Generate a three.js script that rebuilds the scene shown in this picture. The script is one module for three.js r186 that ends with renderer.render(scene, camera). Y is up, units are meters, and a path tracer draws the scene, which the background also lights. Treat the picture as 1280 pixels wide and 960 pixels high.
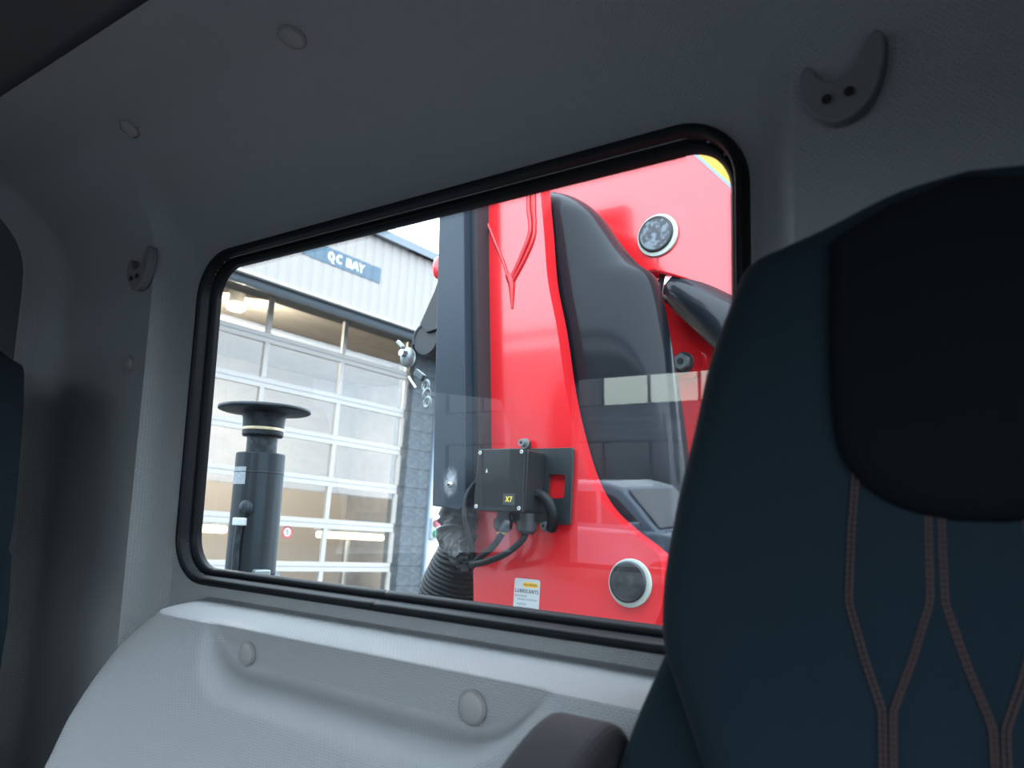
import * as THREE from 'three';
import { mergeGeometries } from 'three/addons/utils/BufferGeometryUtils.js';
import { RoundedBoxGeometry } from 'three/addons/geometries/RoundedBoxGeometry.js';
import { RectAreaLightUniformsLib } from 'three/addons/lights/RectAreaLightUniformsLib.js';

// ------------------------------------------------------------------ camera, sky, exposure
RectAreaLightUniformsLib.init();
const scene = new THREE.Scene();
const camera = new THREE.PerspectiveCamera(50.7, 1280 / 960, 0.05, 300);
camera.position.set(0, 2.05, 0.85);
camera.rotation.order = 'YXZ';
camera.rotation.set(0.1856, 0.6552, 0.06365);
camera.focus = 1.75;
camera.userData.fStop = 5.6;

const renderer = new THREE.WebGLRenderer();
renderer.toneMapping = THREE.LinearToneMapping;
renderer.toneMappingExposure = 4.4;
renderer.shadowMap.enabled = true;

{ // overcast sky: brighter overhead than at the horizon, the same all round
  const w = 8, h = 128, d = new Float32Array(w * h * 4);
  for (let j = 0; j < h; j++) {
    const el = ((j + 0.5) / h - 0.5) * Math.PI, s = Math.max(0, Math.sin(el));
    const L = el < 0 ? 0.5 : 1.75 * (0.72 + 0.48 * s);
    for (let i = 0; i < w; i++) d.set([L * 0.83, L * 0.98, L * 1.14, 1], (j * w + i) * 4);
  }
  const t = new THREE.DataTexture(d, w, h, THREE.RGBAFormat, THREE.FloatType);
  t.mapping = THREE.EquirectangularReflectionMapping; t.magFilter = THREE.LinearFilter; t.needsUpdate = true;
  scene.background = t; scene.environment = t;
}

// ------------------------------------------------------------------ helpers
let seed = 7;
const rnd = () => { seed = (seed * 1664525 + 1013904223) >>> 0; return seed / 4294967296; };
const clamp = (x, a = 0, b = 1) => Math.min(b, Math.max(a, x));
const S = (x, a, b) => { const t = clamp((x - a) / (b - a)); return t * t * (3 - 2 * t); };
const lerp = (a, b, t) => a + (b - a) * t;
function table(pts, x) { // piecewise linear
  if (x <= pts[0][0]) return pts[0][1];
  for (let i = 1; i < pts.length; i++) if (x <= pts[i][0]) return lerp(pts[i - 1][1], pts[i][1], (x - pts[i - 1][0]) / (pts[i][0] - pts[i - 1][0]));
  return pts[pts.length - 1][1];
}
function smoothTable(pts, x) { // Catmull-like Hermite through the points
  const n = pts.length;
  if (x <= pts[0][0]) return pts[0][1];
  if (x >= pts[n - 1][0]) return pts[n - 1][1];
  let i = 1; while (x > pts[i][0]) i++;
  const m = (k) => (k <= 0 || k >= n - 1) ? (pts[Math.min(k + 1, n - 1)][1] - pts[Math.max(k - 1, 0)][1]) / (pts[Math.min(k + 1, n - 1)][0] - pts[Math.max(k - 1, 0)][0]) : (pts[k + 1][1] - pts[k - 1][1]) / (pts[k + 1][0] - pts[k - 1][0]);
  const h = pts[i][0] - pts[i - 1][0], t = (x - pts[i - 1][0]) / h;
  return (2 * t ** 3 - 3 * t * t + 1) * pts[i - 1][1] + (t ** 3 - 2 * t * t + t) * h * m(i - 1) + (-2 * t ** 3 + 3 * t * t) * pts[i][1] + (t ** 3 - t * t) * h * m(i);
}
const used = {};
const numbered = (n) => { const k = used[n] = (used[n] ?? -1) + 1; return k ? n + '_' + String(k).padStart(3, '0') : n; };
function mesh(name, geo, mat, parent = scene) {
  const m = new THREE.Mesh(geo, mat); m.castShadow = m.receiveShadow = true;
  m.name = parent === scene ? numbered(name) : name; parent.add(m); return m;
}
function tag(o, label, category, group, kind) {
  o.userData.label = label; if (category) o.userData.category = category;
  if (group) o.userData.group = group; if (kind) o.userData.kind = kind; return o;
}
function thing(name, label, category, pos = [0, 0, 0], group, kind) {
  const g = new THREE.Group(); g.name = numbered(name); g.position.set(...pos); scene.add(g);
  return tag(g, label, category, group, kind);
}
const box = (w, h, d, x = 0, y = 0, z = 0) => new THREE.BoxGeometry(w, h, d).translate(x, y, z);
const rbox = (w, h, d, r, x = 0, y = 0, z = 0) => new RoundedBoxGeometry(w, h, d, 3, r).translate(x, y, z);
const cyl = (r, h, n = 32, r2 = r) => new THREE.CylinderGeometry(r2, r, h, n);
const cylZ = (r, h, n = 32) => cyl(r, h, n).rotateX(Math.PI / 2);
function poly(pts, depth, bevel = 0, holes = []) { // extruded outline; back face at z = 0
  const s = new THREE.Shape(pts.map((p) => new THREE.Vector2(p[0], p[1])));
  for (const h of holes) s.holes.push(new THREE.Path(h.map((p) => new THREE.Vector2(p[0], p[1]))));
  return new THREE.ExtrudeGeometry(s, { depth: Math.max(1e-5, depth - 2 * bevel), bevelEnabled: bevel > 0, bevelSize: bevel, bevelThickness: bevel, bevelOffset: -bevel, bevelSegments: 4, curveSegments: 12 }).translate(0, 0, bevel);
}
function inflate(out, c, zEdge, zFront, round, bulge, zBack) { // padded cushion: rings from the outline in to its middle, domed front, flat back
  const P = [], UV = [], I = [], n = out.length, ts = [0, 0.01, 0.03, 0.06, 0.1, 0.15, 0.22, 0.32, 0.45, 0.6, 0.75, 0.88, 0.97];
  const ring = (t, z) => { for (const p of out) { const x = lerp(p[0], c[0], t), y = lerp(p[1], c[1], t); P.push(x, y, z); UV.push(x, y); } };
  ring(0, zBack);
  for (const t of ts) { const e = 1 - clamp(t / round); ring(t, zFront - (zFront - zEdge) * (1 - Math.sqrt(1 - e * e)) + bulge * S(t, 0, 1)); }
  const rows = ts.length + 1;
  for (let j = 0; j < rows - 1; j++) for (let i = 0; i < n; i++) { const a = j * n + i, b = j * n + (i + 1) % n; I.push(a, b, a + n, b, b + n, a + n); }
  const mid = P.length / 3; P.push(c[0], c[1], zFront + bulge); UV.push(c[0], c[1]); const q = (rows - 1) * n; for (let i = 0; i < n; i++) I.push(q + i, q + (i + 1) % n, mid);
  const bk = P.length / 3; P.push(c[0], c[1], zBack); UV.push(c[0], c[1]); for (let i = 0; i < n; i++) I.push((i + 1) % n, i, bk);
  const g = new THREE.BufferGeometry(); g.setAttribute('position', new THREE.Float32BufferAttribute(P, 3)); g.setAttribute('uv', new THREE.Float32BufferAttribute(UV, 2)); g.setIndex(I); g.computeVertexNormals(); return g;
}
function spline(pts, n, closed = false) {
  return new THREE.CatmullRomCurve3(pts.map((p) => new THREE.Vector3(p[0], p[1], p[2] ?? 0)), closed, 'centripetal').getPoints(n).map((p) => [p.x, p.y, p.z]);
}
function tube(pts, r, n = 48, nr = 12) { // r: number or function of t
  const c = new THREE.CatmullRomCurve3(pts.map((p) => new THREE.Vector3(...p)), false, 'centripetal');
  const g = new THREE.TubeGeometry(c, n, 1, nr, false), P = g.attributes.position, f = typeof r === 'function' ? r : () => r;
  const ctr = new THREE.Vector3(), v = new THREE.Vector3();
  for (let i = 0; i <= n; i++) { c.getPointAt(i / n, ctr);
    for (let j = 0; j <= nr; j++) { const k = i * (nr + 1) + j; v.fromBufferAttribute(P, k).sub(ctr).setLength(f(i / n)).add(ctr); P.setXYZ(k, v.x, v.y, v.z); } }
  g.computeVertexNormals(); return g;
}
function lathe(pts, n = 48) { return new THREE.LatheGeometry(pts.map((p) => new THREE.Vector2(p[0], p[1])), n); }
function dataTex(w, h, f, srgb = false) {
  const d = new Uint8Array(w * h * 4);
  for (let j = 0; j < h; j++) for (let i = 0; i < w; i++) { const c = f(i / w, j / h, i, j), a = Array.isArray(c) ? c : [c, c, c];
    d.set([clamp(a[0]) * 255, clamp(a[1]) * 255, clamp(a[2]) * 255, 255], (j * w + i) * 4); }
  const t = new THREE.DataTexture(d, w, h); t.wrapS = t.wrapT = THREE.RepeatWrapping; t.magFilter = THREE.LinearFilter; t.minFilter = THREE.LinearFilter;
  if (srgb) t.colorSpace = THREE.SRGBColorSpace; t.needsUpdate = true; return t;
}
function noiseGrid(n) { const g = new Float32Array(n * n).map(() => rnd()); return (x, y) => { // tiling value noise
  const X = ((x * n) % n + n) % n, Y = ((y * n) % n + n) % n, i = Math.floor(X), j = Math.floor(Y), fx = S(X - i, 0, 1), fy = S(Y - j, 0, 1), a = (p, q) => g[(q % n) * n + (p % n)];
  return lerp(lerp(a(i, j), a(i + 1, j), fx), lerp(a(i, j + 1), a(i + 1, j + 1), fx), fy); }; }
function canvasTex(w, h, draw) {
  const c = document.createElement('canvas'); c.width = w; c.height = h; draw(c.getContext('2d'), w, h);
  const t = new THREE.CanvasTexture(c); t.colorSpace = THREE.SRGBColorSpace; t.magFilter = THREE.LinearFilter; return t;
}
function rep(t, x, y) { const c = t.clone(); c.repeat.set(x, y); c.needsUpdate = true; return c; }
const lin = (r, g, b) => new THREE.Color().setRGB(r, g, b);
const std = (c, rough = 0.6, o = {}) => new THREE.MeshStandardMaterial({ color: c, roughness: rough, ...o });
const phy = (c, rough = 0.4, o = {}) => new THREE.MeshPhysicalMaterial({ color: c, roughness: rough, ...o });

// ------------------------------------------------------------------ textures and materials
const n8 = noiseGrid(8), n16 = noiseGrid(16), n64 = noiseGrid(64), n128 = noiseGrid(128);
const weaveT = dataTex(256, 256, (x, y) => { // embossed grain of the cab trim, eight cells a tile
  const a = Math.sin(2 * Math.PI * 6 * (x + y) + 1.2 * n8(x, y)), b = Math.sin(2 * Math.PI * 6 * (x - y) + 1.2 * n8(y, x));
  return 0.5 + 0.28 * a * b + 0.14 * Math.max(a, b) + 0.2 * (n64(x, y) - 0.5); });
const clothT = dataTex(256, 256, (x, y) => { const a = Math.sin(x * Math.PI * 64), b = Math.sin(y * Math.PI * 64); return 0.5 + 0.25 * a * b + 0.25 * (n128(x, y) - 0.5); });
const cloudyT = dataTex(256, 256, (x, y) => { const v = 0.80 + 0.14 * n8(x, y) + 0.06 * n64(x, y); return [v, v, v]; }, true);
const concreteT = dataTex(256, 256, (x, y) => { const v = 0.66 + 0.18 * n8(x, y) + 0.1 * n16(y, x) + 0.06 * n128(x, y); return [v * 0.97, v, v * 1.02]; }, true);
const blotchT = dataTex(256, 256, (x, y) => { const v = 0.45 + 0.5 * S(n8(x, y) * 0.6 + n16(y, x) * 0.4, 0.35, 0.7) * (0.75 + 0.25 * n128(x, y)); return [v, v, v]; }, true);
const asphaltT = dataTex(256, 256, (x, y) => { const v = 0.42 + 0.1 * n8(x, y) + 0.16 * n128(x, y); return [v, v, v]; }, true);
const scuffT = dataTex(256, 256, (x, y) => { const v = 0.55 + 0.45 * S(n16(x, y * 0.35), 0.3, 0.85) * (0.7 + 0.3 * n128(x, y)); return [v, v, v]; }, true);

const M = {
  trim: std(lin(0.255, 0.262, 0.262), 0.6, { bumpMap: rep(weaveT, 1 / 0.042, 1 / 0.042), bumpScale: 0.0016 }),
  trimPlain: std(lin(0.08, 0.08, 0.08), 0.65),
  ceiling: std(lin(0.07, 0.07, 0.07), 0.9, { bumpMap: rep(clothT, 20, 20), bumpScale: 0.0004 }),
  plug: std(lin(0.24, 0.233, 0.228), 0.5),
  rubber: phy(lin(0.006, 0.0075, 0.009), 0.5, { specularIntensity: 0.32 }),
  hook: std(lin(0.15, 0.147, 0.144), 0.6),
  hole: std(lin(0.01, 0.01, 0.01), 0.9),
  glass: phy(lin(0.93, 0.97, 0.965), 0.0, { transmission: 1, thickness: 0, ior: 1.85 }),
  screenGlass: phy(lin(0.97, 0.985, 0.98), 0.0, { transmission: 1, thickness: 0, ior: 1.5 }),
  doorGlass: phy(lin(0.84, 0.88, 0.88), 0.02, { transmission: 1, thickness: 0, ior: 1.9 }),
  seat: phy(lin(0.006, 0.013, 0.018), 0.95, { specularIntensity: 0.3, sheen: 0.08, sheenRoughness: 0.6, sheenColor: lin(0.2, 0.24, 0.28), bumpMap: rep(clothT, 12, 12), bumpScale: 0.0005 }),
  seatDark: phy(lin(0.0022, 0.0032, 0.0046), 0.9, { specularIntensity: 0.2, bumpMap: rep(clothT, 16, 16), bumpScale: 0.0003 }),
  stitch: std(lin(0.055, 0.026, 0.022), 0.8),
  armPad: std(lin(0.013, 0.011, 0.013), 0.75, { bumpMap: rep(clothT, 10, 10), bumpScale: 0.0003 }),
  cabPaint: phy(lin(0.45, 0.46, 0.47), 0.35, { clearcoat: 1, clearcoatRoughness: 0.05 }),
  red: phy(lin(0.56, 0.011, 0.016), 0.22, { ior: 1.5, clearcoat: 0.65, clearcoatRoughness: 0.08 }),
  redSeam: phy(lin(0.42, 0.006, 0.009), 0.5, { clearcoat: 0.2, clearcoatRoughness: 0.2 }),
  black: phy(lin(0.006, 0.008, 0.011), 0.4, { specularIntensity: 0.1, clearcoat: 0.24, clearcoatRoughness: 0.1 }),
  blackMatt: std(lin(0.010, 0.012, 0.014), 0.6),
  postGrey: phy(lin(0.012, 0.022, 0.033), 0.45, { specularIntensity: 0.6 }),
  frost: std(lin(0.62, 0.66, 0.7), 0.9),
  boxGrey: phy(lin(0.008, 0.0105, 0.011), 0.45, { specularIntensity: 0.6 }),
  plateGrey: std(lin(0.012, 0.016, 0.019), 0.5),
  steel: std(lin(0.38, 0.40, 0.41), 0.3, { metalness: 0.85 }),
  zinc: std(lin(0.2, 0.235, 0.235), 0.45, { metalness: 0.5 }),
  darkSteel: std(lin(0.05, 0.06, 0.065), 0.4, { metalness: 0.4 }),
  stab: phy(lin(0.017, 0.028, 0.035), 0.55, { map: rep(scuffT, 2, 1), specularIntensity: 0.6 }),
  capRing: std(lin(0.36, 0.40, 0.35), 0.5),
  capDark: std(lin(0.03, 0.034, 0.04), 0.55, { map: rep(blotchT, 0.6, 0.6) }),
  capWorn: std(lin(0.15, 0.18, 0.21), 0.6, { map: rep(blotchT, 0.8, 0.8) }),
  yellow: phy(lin(0.42, 0.26, 0.035), 0.5, { specularIntensity: 0.5 }),
  white: std(lin(0.5, 0.5, 0.5), 0.5),
  frameWhite: std(lin(0.355, 0.33, 0.31), 0.4),
  fascia: std(lin(0.28, 0.25, 0.23), 0.55),
  soffit: std(lin(0.07, 0.077, 0.083), 0.7),
  roofTrim: std(lin(0.14, 0.165, 0.19), 0.5),
  concrete: std(lin(0.11, 0.12, 0.127), 0.9, { map: rep(concreteT, 1, 1) }),
  edgeMetal: std(lin(0.17, 0.22, 0.27), 0.5),
  beige: std(lin(0.45, 0.40, 0.36), 0.9, { map: rep(cloudyT, 1, 1) }),
  asphalt: std(lin(0.2, 0.205, 0.21), 0.85, { map: rep(asphaltT, 40, 40) }),
  facade: std(lin(0.17, 0.175, 0.18), 0.8, { map: rep(concreteT, 4, 2) }),
  darkGlass: phy(lin(0.02, 0.025, 0.03), 0.05, { clearcoat: 1, clearcoatRoughness: 0.02 }),
  creamGlass: std(lin(0.72, 0.72, 0.58), 0.12, { metalness: 1 }),
  mullion: std(lin(0.04, 0.045, 0.05), 0.5),
  dash: std(lin(0.03, 0.032, 0.035), 0.8),
  carPaint: phy(lin(0.20, 0.26, 0.33), 0.35, { clearcoat: 1, clearcoatRoughness: 0.05, metalness: 0.2 }),
};
const glow = (c, k) => new THREE.MeshStandardMaterial({ color: 0xffffff, emissive: c, emissiveIntensity: k, roughness: 0.6 });

// ------------------------------------------------------------------ the cab
// The rear wall leans: its frame has u along x, v up the wall, n into the cab.
const TILT = THREE.MathUtils.degToRad(3), CT = Math.cos(TILT), ST = Math.sin(TILT);
const onWall = (o) => { o.position.set(0, 2.05, 0); o.rotation.x = TILT; return o; };
const W = (u, v, n) => [u, 2.05 + v * CT - n * ST, v * ST + n * CT];
const WL = -2.02, WR = 0.18;                        // cab side walls
const GC = [-0.9225, 0.2], GH = [0.5525, 0.302], GR = 0.065;   // rear pane: centre, half size, corner radius

const upPts = [[0.5, 0], [0.56, 0.006], [0.61, 0.028], [0.66, 0.075], [0.72, 0.15], [0.736, 0.2], [0.765, 0.30]];
const leftEdge = [[-0.9, -1.34], [-0.5, -1.35], [-0.37, -1.385], [-0.309, -1.43], [-0.237, -1.452], [-0.19, -1.435], [-0.152, -1.40]];
const pocketLow = (u) => smoothTable([[-1.2, -0.15], [-1.165, -0.172], [-1.135, -0.202], [-1.06, -0.231], [-0.95, -0.2345], [-0.66, -0.2395], [-0.6, -0.233], [-0.555, -0.208], [-0.53, -0.176], [-0.505, -0.15]], u);
function trimN(u, v) {
  const t = Math.min((u + 1.588) / 0.06, (-0.270 - u) / 0.068), c = clamp(t);
  let base = -0.065 * (1 - (1 - c) ** 1.45) * (1 - S(v, 0.5, 0.68));
  let n = base + smoothTable(upPts, v);
  for (const d of [u - WL, WR - u]) if (d < 0.08) n += 0.08 - Math.sqrt(Math.max(0, 0.0064 - (0.08 - d) ** 2));
  if (v < -0.13) {
    const down = -0.160 - v;
    let sh = lerp(base, 0.068, S(-v, 0.1495, 0.1625));
    if (down > -0.012) { const k = Math.max(0, down + 0.012); sh += 0.95 * k * k / (k + 0.02) * (k < 0.34 ? 1 : 0.34 / k); }
    const lo = pocketLow(u);
    const m = S(v, lo - 0.016, lo + 0.024) * S(-v, 0.150, 0.164);
    sh = lerp(sh, 0.072, m);
    const e = clamp((u - smoothTable(leftEdge, v)) / 0.13);
    n = lerp(n, Math.max(n, sh), Math.pow(1 - (1 - e) ** 2.6, 0.5) * (1 - S(u, -0.40, -0.32)));
  }
  return n;
}
function inPane(u, v, grow, r) { // inside the pane outline grown by that much
  const a = Math.abs(u - GC[0]) - (GH[0] + grow - r), b = Math.abs(v - GC[1]) - (GH[1] + grow - r);
  return Math.hypot(Math.max(a, 0), Math.max(b, 0)) < r && Math.max(a, b) < r;
}
function steps(list) { const out = []; for (const [a, b, d] of list) { const n = Math.round((b - a) / d); for (let i = 0; i < n; i++) out.push(a + (b - a) * i / n); } out.push(list[list.length - 1][1]); return out; }
{
  const us = steps([[WL, -1.85, 0.008], [-1.85, -1.60, 0.01], [-1.60, -1.51, 0.003], [-1.51, -0.345, 0.0075], [-0.345, -0.26, 0.003], [-0.26, 0.05, 0.01], [0.05, WR, 0.008]]);
  const vs = steps([[-0.9, -0.4, 0.02], [-0.4, -0.25, 0.005], [-0.25, -0.168, 0.003], [-0.168, -0.132, 0.0009], [-0.132, 0.5, 0.0075], [0.5, 0.70, 0.006], [0.70, 0.765, 0.003]]);
  const P = [], UV = [], I = [], nu = us.length;
  const z0 = vs.findIndex((v) => v > -0.12), N = vs.map((v) => us.map((u) => trimN(u, v)));
  const arc = vs.map(() => new Float32Array(nu));   // length along the surface, up and down from below the window
  for (let j = z0 + 1; j < vs.length; j++) for (let i = 0; i < nu; i++) arc[j][i] = arc[j - 1][i] + Math.hypot(vs[j] - vs[j - 1], N[j][i] - N[j - 1][i]);
  for (let j = z0 - 1; j >= 0; j--) for (let i = 0; i < nu; i++) arc[j][i] = arc[j + 1][i] - Math.hypot(vs[j] - vs[j + 1], N[j][i] - N[j + 1][i]);
  vs.forEach((v, j) => us.forEach((u, i) => { P.push(u, v, N[j][i]); UV.push(u, arc[j][i]); }));
  for (let j = 0; j < vs.length - 1; j++) for (let i = 0; i < nu - 1; i++) {
    if (inPane((us[i] + us[i + 1]) / 2, (vs[j] + vs[j + 1]) / 2, 0.012, GR + 0.012)) continue;
    const a = j * nu + i; I.push(a, a + 1, a + nu, a + 1, a + nu + 1, a + nu); }
  const g = new THREE.BufferGeometry(); g.setAttribute('position', new THREE.Float32BufferAttribute(P, 3)); g.setAttribute('uv', new THREE.Float32BufferAttribute(UV, 2)); g.setIndex(I); g.computeVertexNormals();
  const w = thing('wall_rear', 'light grey grained plastic trim on the rear wall of the cab', 'wall', [0, 0, 0], null, 'structure'); onWall(w);
  mesh('trim_panel', g, M.trim, w);
  const shell = poly([[WL - 0.06, -0.95], [WR + 0.06, -0.95], [WR + 0.06, 0.62], [WL - 0.06, 0.62]], 0.016, 0, [roundRect(0.027)]);
  mesh('outer_panel', shell.translate(0, 0, -0.106), M.cabPaint, w);
  mesh('roof_slope', poly([[0.11, 0.60], [-0.34, 0.835], [-0.34, 0.86], [0.11, 0.625]].map((p) => [p[0], p[1]]), WR - WL + 0.12).rotateY(Math.PI / 2).translate(WL - 0.06, 0, 0), M.cabPaint, w);
}
function roundRect(grow, seg = 8) {
  const r = GR + grow, a = GH[0] + grow - r, b = GH[1] + grow - r, out = [];
  for (const [sx, sy, th] of [[1, 1, 0], [-1, 1, 1], [-1, -1, 2], [1, -1, 3]]) for (let k = 0; k <= seg; k++) { const t = (th + k / seg) * Math.PI / 2; out.push([GC[0] + sx * a + r * Math.cos(t), GC[1] + sy * b + r * Math.sin(t)]); }
  return out;
}
{ // rear window: pane, dotted frit, rubber seal with a joint in the lower run
  const w = thing('window_1', 'wide rear cab window with rounded corners in a black rubber seal', 'window', [0, 0, 0], null, 'structure'); onWall(w);
  const pane = new THREE.ShapeGeometry(new THREE.Shape(roundRect(0.012).map((p) => new THREE.Vector2(...p))));
  mesh('pane', pane.translate(0, 0, -0.088), M.glass, w);
  // path round the pane, starting and ending at the joint
  const path = []; const seg = 10, r = GR, a = GH[0] - r, b = GH[1] - r;
  const push = (x, y, nx, ny) => path.push([x, y, nx, ny]);
  const jx = -0.937, gap = 0.0008;
  for (let k = 0; k <= 20; k++) push(lerp(jx + gap, GC[0] + a, k / 20), GC[1] - GH[1], 0, -1);
  for (const [sx, sy, th] of [[1, -1, 3], [1, 1, 0], [-1, 1, 1], [-1, -1, 2]]) for (let k = 0; k <= seg; k++) { const t = (th + k / seg) * Math.PI / 2; push(GC[0] + sx * a + r * Math.cos(t), GC[1] + sy * b + r * Math.sin(t), Math.cos(t), Math.sin(t)); }
  for (let k = 0; k <= 20; k++) push(lerp(GC[0] - a, jx - gap, k / 20), GC[1] - GH[1], 0, -1);
  const prof = [[-0.002, -0.0885], [-0.003, -0.080], [0.001, -0.074], [0.007, -0.070], [0.010, -0.071], [0.0115, -0.0735], [0.0135, -0.068], [0.0165, -0.053], [0.021, -0.0465], [0.028, -0.046], [0.033, -0.050], [0.0355, -0.058], [0.036, -0.092]];
  const P = [], I = [], k = prof.length;
  for (const [x, y, nx, ny] of path) for (const [o, n] of prof) P.push(x + nx * o * 0.78, y + ny * o * 0.78, n);
  for (let i = 0; i < path.length - 1; i++) for (let j = 0; j < k - 1; j++) { const q = i * k + j; I.push(q, q + k, q + 1, q + 1, q + k, q + k + 1); }
  const g = new THREE.BufferGeometry(); g.setAttribute('position', new THREE.Float32BufferAttribute(P, 3)); g.setIndex(I); g.computeVertexNormals();
  mesh('rubber_seal', g, M.rubber, w).userData.label = 'black rubber seal';
  mesh('joint_backing', box(0.02, 0.032, 0.03, jx, GC[1] - GH[1] - 0.018, -0.09), M.rubber, w);
  // ceramic dots printed along the pane edge
  const dots = [], dot = new THREE.CircleGeometry(0.0011, 8);
  for (let row = 0; row < 3; row++) { const off = -0.003 - row * 0.0028, n = 190; const sc = 1 - row * 0.25;
    for (let i = 0; i < n; i++) { const f = (i + row * 0.5) / n, y = lerp(GC[1] - b, GC[1] + b, f); dots.push(dot.clone().scale(sc, sc, 1).translate(GC[0] + GH[0] + off, y, -0.0872)); }
    for (let i = 0; i < 360; i++) { const x = lerp(GC[0] - a, GC[0] + a, (i + row * 0.5) / 360); dots.push(dot.clone().scale(sc, sc, 1).translate(x, GC[1] + GH[1] + off, -0.0872)); } }
  const fr = mesh('frit_dots', mergeGeometries(dots), M.hole, w); fr.userData.kind = 'stuff';
}
{ // headliner, floor, side walls with door openings, front wall with the windscreen opening
  const c = thing('ceiling', 'dark grey fabric headliner of the cab', 'ceiling', [0, 0, 0], null, 'structure');
  mesh('headliner', box(WR - WL + 0.2, 0.05, 1.80, (WL + WR) / 2, 2.837, 1.18), M.ceiling, c);
  const f = thing('floor', 'dark grey floor of the cab', 'floor', [0, 0, 0], null, 'structure');
  mesh('floor_mat', box(WR - WL + 0.12, 0.06, 2.2, (WL + WR) / 2, 1.14, 1.0), M.dash, f);
  const side = (x, name, label, hole) => { const s = thing(name, label, 'wall', [x, 0, 0], null, 'structure');
    mesh('side_panel', poly([[-0.1, 1.12], [2.1, 1.12], [2.1, 2.86], [-0.1, 2.86]], 0.06, 0, [hole]).rotateY(-Math.PI / 2), M.trimPlain, s); return s; };
  side(WL, 'wall_left', 'grey side wall of the cab with its door window', [[0.66, 1.88], [1.72, 1.80], [1.72, 2.3], [1.66, 2.43], [0.62, 2.43]]);
  side(WR + 0.06, 'wall_right', 'grey side wall of the cab with its door window lowered', [[0.42, 1.82], [1.84, 1.78], [1.84, 2.3], [1.78, 2.47], [0.44, 2.48]]);
  const fw = thing('wall_front', 'front of the cab round the windscreen', 'wall', [0, 0, 1.98], null, 'structure');
  mesh('front_panel', poly([[WL - 0.06, 1.12], [WR + 0.06, 1.12], [WR + 0.06, 2.86], [WL - 0.06, 2.86]], 0.06, 0, [[[WL + 0.07, 1.74], [WR - 0.07, 1.74], [WR - 0.09, 2.535], [WL + 0.09, 2.535]]]), M.trimPlain, fw);
  mesh('windscreen', new THREE.PlaneGeometry(WR - WL - 0.1, 0.84).translate((WL + WR) / 2, 2.14, 0.03), M.screenGlass, fw);
  const d = thing('dashboard', 'black dashboard below the windscreen', 'dashboard', [(WL + WR) / 2, 1.17, 1.78]);
  mesh('dash_body', rbox(WR - WL - 0.02, 0.56, 0.36, 0.06, 0, 0.28, 0), M.dash, d);
  mesh('instrument_hood', rbox(0.5, 0.07, 0.24, 0.03, 0.45, 0.585, -0.02), M.dash, d);
}
// trim plugs and hooks on the rear wall
function wallFrame(u, v, extra = 0) { // matrix of a spot on the trim: y axis along its normal
  const e = 0.004, n = trimN(u, v), du = new THREE.Vector3(2 * e, 0, trimN(u + e, v) - trimN(u - e, v)).normalize(), dv = new THREE.Vector3(0, 2 * e, trimN(u, v + e) - trimN(u, v - e)).normalize();
  const nn = du.clone().cross(dv).normalize(), m = new THREE.Matrix4().makeBasis(du, nn, nn.clone().cross(du).multiplyScalar(-1));
  const tl = new THREE.Matrix4().makeRotationX(TILT); m.premultiply(tl);
  const p = W(u + nn.x * extra, v + nn.y * extra, n + nn.z * extra); m.setPosition(...p); return m;
}
function place(o, m) { m.decompose(o.position, o.quaternion, o.scale); }
for (const [u, v, r, lab] of [[-1.651, 0.304, 0.016, 'grey round trim plug on the rear wall below a coat hook'], [-1.455, 0.716, 0.017, 'grey round trim plug under the ceiling, above a coat hook'], [-0.957, 0.724, 0.019, 'grey round trim plug under the ceiling, above the rear window'],
  [-1.072, -0.194, 0.0165, 'grey round trim plug in the pocket end below the black support cylinder'], [-0.632, -0.197, 0.0185, 'grey round trim plug in the pocket end beside the armrest']]) {
  const t = thing('trim_plug', lab, 'plug', [0, 0, 0], 'round plugs in the rear wall trim');
  place(t, wallFrame(u, v, 0.0035));
  mesh('cap', lathe([[r, -0.006], [r, 0.0015], [r * 0.93, 0.0032], [r * 0.6, 0.0052], [r * 0.3, 0.0060], [0.0001, 0.0063]], 32), M.plug, t);
  mesh('rim', lathe([[r * 1.0, -0.002], [r * 1.1, -0.006], [r * 1.1, 0.0008], [r * 1.0, 0.001]], 32), M.plug, t);
}
function hook(u, v, lab) {
  const t = thing('coat_hook', lab, 'hook', [0, 0, 0], 'coat hooks on the rear wall'); place(t, new THREE.Matrix4().makeRotationX(TILT).setPosition(...W(u, v, 0)));
  const outer = spline([[-0.040, 0.026], [-0.041, 0.005], [-0.030, -0.020], [-0.008, -0.036], [0.016, -0.032], [0.034, -0.012], [0.044, 0.022], [0.043, 0.048], [0.036, 0.053], [0.028, 0.046], [0.019, 0.028], [0.006, 0.013], [-0.009, 0.010], [-0.020, 0.018], [-0.027, 0.030], [-0.034, 0.034]], 80, true);
  mesh('hook_body', poly(outer.slice(0, -1), 0.020, 0.0035).translate(0, 0, 0.0005), M.hook, t);
  for (const x of [-0.012, 0.0105]) mesh('screw_hole', cylZ(0.0052, 0.0008, 20).translate(x, -0.0105 + x * 0.1, 0.0247), M.hole, t);
}
hook(-0.214, 0.482, 'grey two-pronged coat hook on the rear wall, above the patterned seat');
hook(-1.622, 0.492, 'grey two-pronged coat hook on the rear wall, above the trim plug');

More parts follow.
